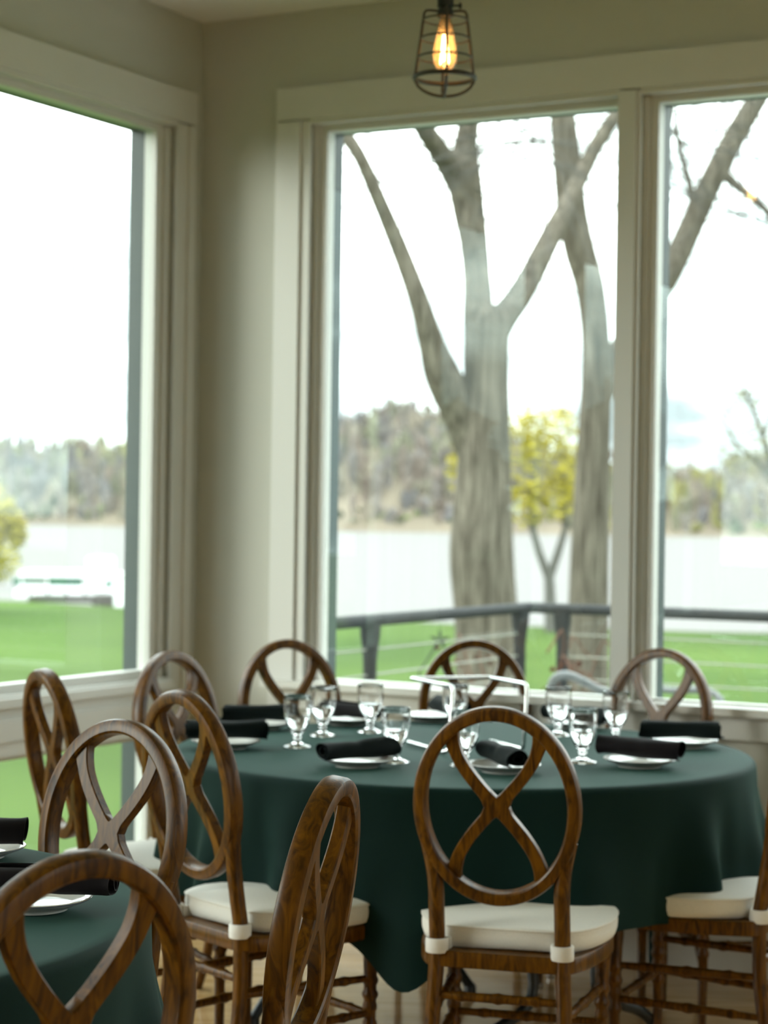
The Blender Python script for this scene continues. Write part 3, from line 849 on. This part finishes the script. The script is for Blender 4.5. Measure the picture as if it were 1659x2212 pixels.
    for j in range(len(layers) - 1):
        for i in range(n): mb.f.append((j * n + i, j * n + (i + 1) % n, (j + 1) * n + (i + 1) % n, (j + 1) * n + i))
    mb.f.append(tuple(reversed(range(n)))); mb.f.append(tuple((len(layers) - 1) * n + i for i in range(n)))
    P.append(('cushion', mb.mesh('cushion', 'cushion', angle=60)))
    mb = MB(); mb.tube([(x, y, z - .0005) for x, y, z in cz(1.008, .4925)][::2], .0026, 6, closed=True)
    P.append(('piping', mb.mesh('piping', 'cushion')))
    for sg in (-1, 1):
        mb = MB()
        mb.lathe([(.0178, -.015), (.0235, -.015), (.0245, -.012), (.0245, .012), (.0235, .015), (.0178, .015)], 20, (sg * PX_, -.002, .457), closed=True)
        mb.box(sg * PX_ - .006 - sg * .02, sg * PX_ + .006 - sg * .02, .008, .04, .443, .470)
        P.append(('strap', mb.mesh('strap', 'strap')))
    # stretchers
    def st(a, b, r=.0095, bead=True):
        a, b = Vector(a), Vector(b); pts = []; rad = []
        for k in range(25):
            t = k / 24; q = r * (0.82 + 0.22 * sin(pi * t))
            if bead and (abs(t - .5) < .03 or abs(t - .2) < .02 or abs(t - .8) < .02): q *= 1.3
            pts.append(a.lerp(b, t)); rad.append(q)
        mb = MB(); mb.tube(pts, rad, 10); P.append(('stretcher', mb.mesh('stretcher', 'wood')))
    st((-.138, -.003, .352), (.138, -.003, .352))
    st((-.168, .33, .238), (.168, .33, .238))
    for sg in (-1, 1):
        st((sg * .139, -.005, .318), (sg * .168, .33, .318))
        st((sg * .143, -.015, .228), (sg * .168, .33, .240))
    return P
PARTS = chair_parts()
CHAIRS = [
    ('A', 0.254, 4.240, 14.6, 'walnut oval-back chair with ivory cushion, back squarely to the camera, nearest the round table', 'chairs at the far round table'),
    ('B', -0.142, 3.046, -76.6, 'walnut oval-back chair seen almost edge-on in the middle foreground', 'chairs at the near table'),
    ('C', -0.391, 2.395, -41.4, 'nearest oval-back chair, cut off by the bottom left corner', 'chairs at the near table'),
    ('D', -0.378, 4.487, 51.4, 'oval-back chair with white strap, turned right, left of the edge-on chair', 'chairs at the far round table'),
    ('E', -0.526, 3.743, -143.5, 'oval-back chair facing the near table, directly above the nearest chair', 'chairs at the near table'),
    ('F', -0.758, 5.007, 61.6, 'dark oval-back chair standing by the left floor-length window', 'chairs at the far round table'),
    ('G', -0.525, 5.617, 122.6, 'greyish glossy oval-back chair standing in front of the room corner', 'chairs at the far round table'),
    ('H', -0.253, 6.176, 148.6, 'oval-back chair before the pale wall beside the window casing', 'chairs at the far round table'),
    ('I', 0.298, 6.294, 172.0, 'oval-back chair behind the chrome wire stand, under the tree window', 'chairs at the far round table'),
    ('J', 0.798, 6.020, 216.7, 'oval-back chair at the right end of the table, in front of mullion', 'chairs at the far round table'),
    ('K', 0.924, 4.747, -65.0, 'chair cut by the right edge, its ivory seat pushed under the cloth', 'chairs at the far round table'),
    ('M', 1.15, 5.56, -100.0, 'chair mostly beyond the right edge, thin legs showing under the table', 'chairs at the far round table'),
]
for (k, x, y, psi, label, grp) in CHAIRS:
    c = thing('dining_chair', label, 'chair', (x, y, 0), radians(-psi), grp)
    prev = None
    for name, me in PARTS:
        o = link(name, me, prev if name in ('glide', 'piping') else c)
        if name not in ('glide', 'piping'): prev = o

# ================================================================== the tables
TZ = 0.755
def hem_bump(a, a0, w, d):
    u = (a - a0 + 180) % 360 - 180
    return d * math.exp(-(u / w) ** 2)
def table(cx, cy, R, label, cloth_label, hem, seed, base_rot):
    t = thing('round_table', label, 'table', (cx, cy, 0))
    mb = MB(); mb.lathe([(0, TZ - .035), (R - .012, TZ - .035), (R - .006, TZ - .03), (R - .006, TZ - .006), (R - .01, TZ - .003), (0, TZ - .003)], 96)
    link('tabletop', mb.mesh('tabletop', 'board'), t)
    for sg in (-1, 1):
        def rp(x, y, z): return (x * cos(base_rot) - y * sin(base_rot), x * sin(base_rot) + y * cos(base_rot), z)
        y0 = sg * 0.42
        mb = MB()
        mb.tube([rp(-.34, y0, TZ - .04), rp(.34, y0, TZ - .04)], .013, 10)
        mb.tube(crom([rp(-.30, y0, TZ - .04), rp(-.16, y0, .45), rp(-.10, y0, .22), rp(-.26, y0, .13), rp(-.36, y0, .02)], 6), .014, 10)
        mb.tube(crom([rp(.30, y0, TZ - .04), rp(.16, y0, .45), rp(.10, y0, .22), rp(.26, y0, .13), rp(.36, y0, .02)], 6), .014, 10)
        mb.tube([rp(-.12, y0, .33), rp(.12, y0, .33)], .013, 10)
        mb.tube([rp(0, y0, .33), rp(0, sg * .08, TZ - .04)], .011, 10)
        link('leg_frame', mb.mesh('leg_frame', 'black_metal'), t)
        for q in (-.36, .36):
            mb = MB(); mb.lathe([(0, 0), (.018, 0), (.018, .02), (.012, .03), (0, .03)], 12, rp(q, y0, 0))
            link('rubber_foot', mb.mesh('rubber_foot', 'socket'), t)
    r = random.Random(seed)
    ph = [r.uniform(0, 6.28) for _ in range(4)]
    N, K = 288, 26
    mb = MB()
    rad0 = [0.0, .2, .45, .62, R - .03]
    mb.v.append((0, 0, TZ))
    for q in rad0[1:]:
        for i in range(N): a = 2 * pi * i / N; mb.v.append((q * cos(a), q * sin(a), TZ + .0008 * sin(3 * q * 9 + 2 * a)))
    def fold(a):
        w = 0.5 + 0.5 * sin(15 * a + ph[0] + 1.1 * sin(3 * a + ph[3]))
        return 1.5 * w ** 2.2 - .6 + .30 * sin(23 * a + ph[1]) + .25 * sin(5 * a + ph[2])
    for j in range(K):
        for i in range(N):
            a = 2 * pi * i / N; hz = hem(math.degrees(a))
            if j < 5:
                b = (j + 1) / 5 * pi / 2
                q = R - .018 + .018 * sin(b); z = TZ - .018 * (1 - cos(b))
            else:
                u = (j - 4) / (K - 5)
                z = (TZ - .018) * (1 - u) + hz * u
                drop = TZ - z
                q = R + .012 * u + (0.008 + .13 * drop) * (fold(a) * .75 + .25) * min(1, u * 1.8) + .02 * drop
                q = max(q, R - .004)
            mb.v.append((q * cos(a), q * sin(a), z))
    for i in range(N): mb.f.append((0, 1 + i, 1 + (i + 1) % N))
    rows = len(rad0) - 1 + K
    for j in range(rows - 1):
        for i in range(N):
            a, b = 1 + j * N + i, 1 + j * N + (i + 1) % N
            mb.f.append((a, a + N, b + N, b))
    me = mb.mesh('tablecloth', 'green', angle=80)
    o = link('tablecloth', me, None, (cx, cy, 0.0)); tag(o, cloth_label, 'tablecloth')
    return o
def hem1(a):
    z = .425 + .015 * sin(radians(a) * 4) - hem_bump(a, 259, 7, .10) - hem_bump(a, 42, 5, .36) - hem_bump(a, 26, 7, .17) - hem_bump(a, 150, 20, .12)
    return max(.03, z)
def hem2(a): return .33 + .02 * sin(radians(a) * 4)
T1X, T1Y, T2X, T2Y, TR = 0.210, 5.230, -1.090, 3.054, 0.745
table(T1X, T1Y, TR, 'round folding table on black metal legs under the far green cloth', 'dark green cloth on the far round table set with goblets', hem1, 4, radians(35))
table(T2X, T2Y, TR, 'round folding table under the near green cloth at left edge', 'dark green cloth on the near table at the left edge', hem2, 9, radians(10))

# ------------------------------------------------------------------ place settings
TOP = TZ + 0.0015
def plate_mesh():
    mb = MB()
    mb.lathe([(0, .003), (.044, .003), (.047, 0), (.052, 0), (.053, .003), (.060, .006), (.078, .013), (.087, .018), (.0885, .0195), (.087, .0205), (.077, .0165), (.058, .0095), (.050, .0075), (0, .0075)], 64)
    me = mb.mesh('china_plate', 'china', angle=60)
    ln = MB(); ln.lathe([(.0868, .0172), (.0882, .0180), (.0886, .0188), (.0879, .0183)], 64, closed=True)
    return me, ln.mesh('rim_line', 'china_line')
PLATE, RIMLINE = plate_mesh()
def napkin_mesh(mat, seed, L=.215, r0=.027):
    r = random.Random(seed)
    turns = 2.6; N = 60; K = 22; mb = MB()
    bx_, bx2 = r.uniform(-.07, .07), r.uniform(-.08, .08)
    th0 = r.uniform(0, 6.28); w1, w2 = r.uniform(0, 6.28), r.uniform(0, 6.28)
    T = .0022
    for j in range(K + 1):
        x = (j / K - .5) * L
        for side in (0, 1):
            for i in range(N + 1):
                u = i / N; a = th0 + turns * 2 * pi * u
                rad = .006 + (r0 - .006) * u + (T if side else 0)
                rad *= 1 + .08 * sin(3 * a + 18 * x + w1) * u + .07 * sin(34 * x + w2) * u + .08 * abs(x / L) * u
                rad *= 1 - .16 * math.exp(-((x - bx_) / .018) ** 2) * max(0, sin(a + w2)) * u - .10 * math.exp(-((x - bx2) / .012) ** 2) * max(0, sin(a + w1)) * u
                rad *= 1 + (.08 if abs(x) > L * .46 else 0) * sin(2 * a + w1)
                xx = x + .006 * sin(a * .5 + w2) * (abs(x) / (L / 2)) ** 4 * (1 if x > 0 else -1) + (1 - u) * .012 * (-1 if x > 0 else 1) * (abs(x) / (L / 2)) ** 6
                mb.v.append((xx, rad * cos(a), rad * sin(a) * .84))
    S = 2 * (N + 1)
    for j in range(K):
        for i in range(N):
            a = j * S + i; mb.f.append((a, a + 1, a + S + 1, a + S))
            b = a + N + 1; mb.f.append((b + 1, b, b + S, b + S + 1))
        for i in (0, N):
            a = j * S + i; mb.f.append((a, a + N + 1, a + N + 1 + S, a + S))
    for j in (0, K):
        for i in range(N):
            a = j * S + i; mb.f.append((a, a + 1, a + N + 2, a + N + 1))
    me = mb.mesh('rolled_napkin', mat, angle=55)
    zmin = min(v.co.z for v in me.vertices)
    me.transform(Matrix.Translation((0, 0, -zmin)))
    return me
NAP = {('nap_green', i): napkin_mesh('nap_green', 40 + i) for i in range(3)}
NAP.update({('nap_plum', i): napkin_mesh('nap_plum', 50 + i) for i in range(2)})
SETTINGS = [  # plate x, y, napkin dx, dy, angle, material, variant, where
    (-0.056, 4.850, 0, 0, 40, 'nap_green', 0, 'above the edge-on chair'),
    (-0.394, 5.185, 0, 0, 14, 'nap_green', 1, 'far table, leftmost'),
    (-0.335, 5.640, 0, 0, 8, 'nap_green', 2, 'before the pale-wall chair'),
    (-0.095, 5.800, 0, -.02, -42, 'nap_plum', 0, 'behind the two left goblets'),
    (0.150, 5.930, .05, -.04, -70, 'nap_green', 1, 'behind the wire stand'),
    (0.290, 4.785, 0, .01, -74, 'nap_green', 0, 'seen through the squarely turned chair'),
    (0.628, 4.925, 0, 0, -30, 'nap_plum', 1, 'far table right front'),
    (0.800, 5.360, -.01, 0, -12, 'nap_green', 2, 'far table, rightmost'),
    (0.560, 5.790, 0, 0, -45, 'nap_green', 0, 'half hidden behind right goblets'),
    (-0.520, 3.070, .02, .0, -4, 'nap_plum', 0, 'seen through the nearest chair back'),
    (-0.700, 3.520, -.02, 0, 4, 'nap_plum', 1, 'near table, cut by left edge'),
]
for (x, y, dx, dy, ang, mat, var, where) in SETTINGS:
    p = link('china_plate', PLATE, None, (x, y, TOP), radians(ang)); tag(p, 'small white plate under a rolled napkin, ' + where, 'plate', 'white plates')
    link('rim_line', RIMLINE, p)
    n = link('rolled_napkin', NAP[(mat, var)], None, (x + dx, y + dy, TOP + 0.0195), radians(ang))
    tag(n, ('dark green' if mat == 'nap_green' else 'plum-black') + ' rolled napkin on a plate, ' + where, 'napkin', 'rolled napkins')

def goblet_meshes():
    outer = [(0, 0), (.034, 0), (.0355, .0015), (.034, .0035), (.022, .007), (.012, .011), (.0085, .017), (.0095, .021), (.0125, .0245), (.0105, .028), (.011, .032), (.018, .040), (.0255, .052), (.0315, .068), (.0350, .086), (.0365, .104), (.0362, .120), (.0352, .133)]
    inner = [(.0340, .1335), (.0333, .133), (.0342, .120), (.0345, .104), (.0330, .086), (.0293, .068), (.0232, .053), (.015, .043), (.006, .0385), (0, .0375)]
    mb = MB(); mb.lathe(outer + inner, 40)
    g = mb.mesh('water_goblet', 'glass', angle=60)
    wi = [(0, .0378), (.006, .0388), (.0148, .0433), (.0230, .0533), (.0291, .0682), (.0314, .078), (.0314, .0785), (0, .0785)]
    mw = MB(); mw.lathe(wi, 40)
    return g, mw.mesh('water', 'water_glass', angle=50)
GOB, WAT = goblet_meshes()
GOBLETS = [(-0.214, 5.224, 'leftmost goblet, in front of the pale-wall chair'), (-0.157, 5.491, 'second goblet from left, beside the plum napkin'), (-0.030, 5.60, 'goblet standing below the window sill left of the wire stand'),
           (0.036, 4.935, 'goblet at the right end of the front napkin'), (0.205, 5.62, 'goblet behind the left leg of the wire stand'), (0.202, 4.880, 'goblet seen through the opening of the squarely turned chair'),
           (0.487, 5.589, 'goblet under the patio chair arm, left of the right pair'), (0.495, 4.985, 'goblet just right of the squarely turned chair'), (0.632, 5.470, 'rightmost goblet, before the mullion chair')]
for (x, y, where) in GOBLETS:
    g = link('water_goblet', GOB, None, (x, y, TOP), random.uniform(0, 3)); tag(g, 'clear stemmed water glass, ' + where, 'goblet', 'water goblets')
    link('water', WAT, g)

# chrome wire stand in the middle of the table
ws = thing('wire_stand', 'open chrome wire stand in the middle of the far table', 'stand', (0.225, 5.25, TOP))
def wpart(name, pts, r=.0052):
    mb = MB(); mb.tube([Vector(p) for p in pts], r, 10); add_part(ws, name, mb, 'chrome')
zb, zt = TOP + .0055, TOP + .172
wpart('side_frame', [(0.073, 5.324, zb), (0.160, 5.110, zb), (0.166, 5.100, zb + .004), (0.172, 5.100, zb + .012), (0.180, 5.105, zt - .012), (0.178, 5.108, zt - .003), (0.172, 5.116, zt), (0.080, 5.33, zt)])
wpart('side_frame', [(0.291, 5.374, zb), (0.360, 5.206, zb), (0.364, 5.198, zb + .004), (0.366, 5.196, zb + .012), (0.372, 5.200, zt - .012), (0.370, 5.204, zt - .003), (0.366, 5.212, zt), (0.285, 5.40, zt)])
wpart('cross_bar', [(0.080, 5.33, zt), (0.285, 5.40, zt)])

# ================================================================== cage pendant lamp
LX, LY = 0.139, 5.23
def lz(y): return 2.658 - (y - 20) / 840.0
lp = thing('pendant_lamp', 'glowing filament bulb in a bronze wire cage above the table', 'lamp', (LX, LY, lz(210)))
def lpart(name, fn, mat, sm=True, parent=None):
    mb = MB(); fn(mb); me = mb.mesh(name, mat, smooth=sm); me.transform(Matrix.Translation((0, 0, -lz(210)))); return link(name, me, parent or lp)
lpart('cord', lambda m: m.tube([(0, 0, lz(-60)), (0, 0, CEIL - .02)], .004, 8), 'socket')
lpart('ceiling_rose', lambda m: m.lathe([(0, CEIL - .03), (.05, CEIL - .03), (.06, CEIL - .02), (.06, CEIL), (0, CEIL)], 24), 'socket')
lamp_socket = lpart('socket', lambda m: m.lathe([(0, lz(-62)), (.012, lz(-62)), (.017, lz(-55)), (.0215, lz(-45)), (.0215, lz(16)), (.017, lz(18)), (.020, lz(22)), (.0215, lz(26)), (.0215, lz(36)), (.016, lz(40)), (0, lz(40))], 24), 'socket')
lpart('switch_key', lambda m: (m.tube([(.02, 0, lz(12)), (.034, 0, lz(12))], .003, 8), m.tube([(.034, -.001, lz(12)), (.036, .0, lz(12)), (.040, 0, lz(12)), (.042, 0, lz(12))], [.004, .0085, .0085, .004], 12)), 'socket', parent=lamp_socket)
def cage_r(y): return .0545 + (.0745 - .0545) * (y - 28) / (165 - 28)
for y in (44, 84, 125):
    lpart('cage_ring', lambda m: m.tube([(cage_r(y) * cos(a), cage_r(y) * sin(a), lz(y)) for a in [2 * pi * k / 40 for k in range(40)]], .0026, 8, closed=True), 'bronze')
lpart('cage_rim', lambda m: m.tube([(.0775 * cos(a), .0775 * sin(a), lz(168)) for a in [2 * pi * k / 48 for k in range(48)]], .0062, 10, closed=True), 'bronze')
for k in range(4):
    a = k * pi / 2 + .04
    pts = [(.020, lz(24)), (.040, lz(23)), (.050, lz(24)), (.0545, lz(30)), (cage_r(60), lz(60)), (cage_r(110), lz(110)), (.0755, lz(166))]
    lpart('cage_rib', lambda m: m.tube([(r * cos(a), r * sin(a), z) for r, z in pts], .0038, 8), 'bronze')
for k in range(2):
    a = k * pi / 2 + .04
    arc = [(-.0765 + .153 * i / 16) for i in range(17)]
    lpart('dome_wire', lambda m: m.tube([(x * cos(a), x * sin(a), lz(168) - .048 * sqrt(max(0, 1 - (x / .0775) ** 2))) for x in arc], .0040, 8), 'bronze')
lamp_bulb = lpart('bulb', lambda m: m.lathe([(.0135, lz(36)), (.0145, lz(46)), (.0185, lz(62)), (.0245, lz(85)), (.0292, lz(106)), (.0308, lz(120)), (.0285, lz(134)), (.021, lz(146)), (.010, lz(152)), (0, lz(153))], 32), 'bulb')
def fil(m):
    for k in range(6):
        a = 2 * pi * k / 6
        m.tube([(.0045 * cos(a), .0045 * sin(a), lz(76)), (.0115 * cos(a + .3), .0115 * sin(a + .3), lz(140 if k % 2 else 134))], .0019, 6)
        m.tube([(.0115 * cos(a + .3), .0115 * sin(a + .3), lz(134)), (.0045 * cos(a + 1.05), .0045 * sin(a + 1.05), lz(76))], .0019, 6)
lpart('filament', fil, 'filament', parent=lamp_bulb)
lpart('glass_stem', lambda m: m.lathe([(0, lz(40)), (.006, lz(40)), (.004, lz(60)), (.003, lz(74)), (0, lz(75))], 12), 'bulb', parent=lamp_bulb)
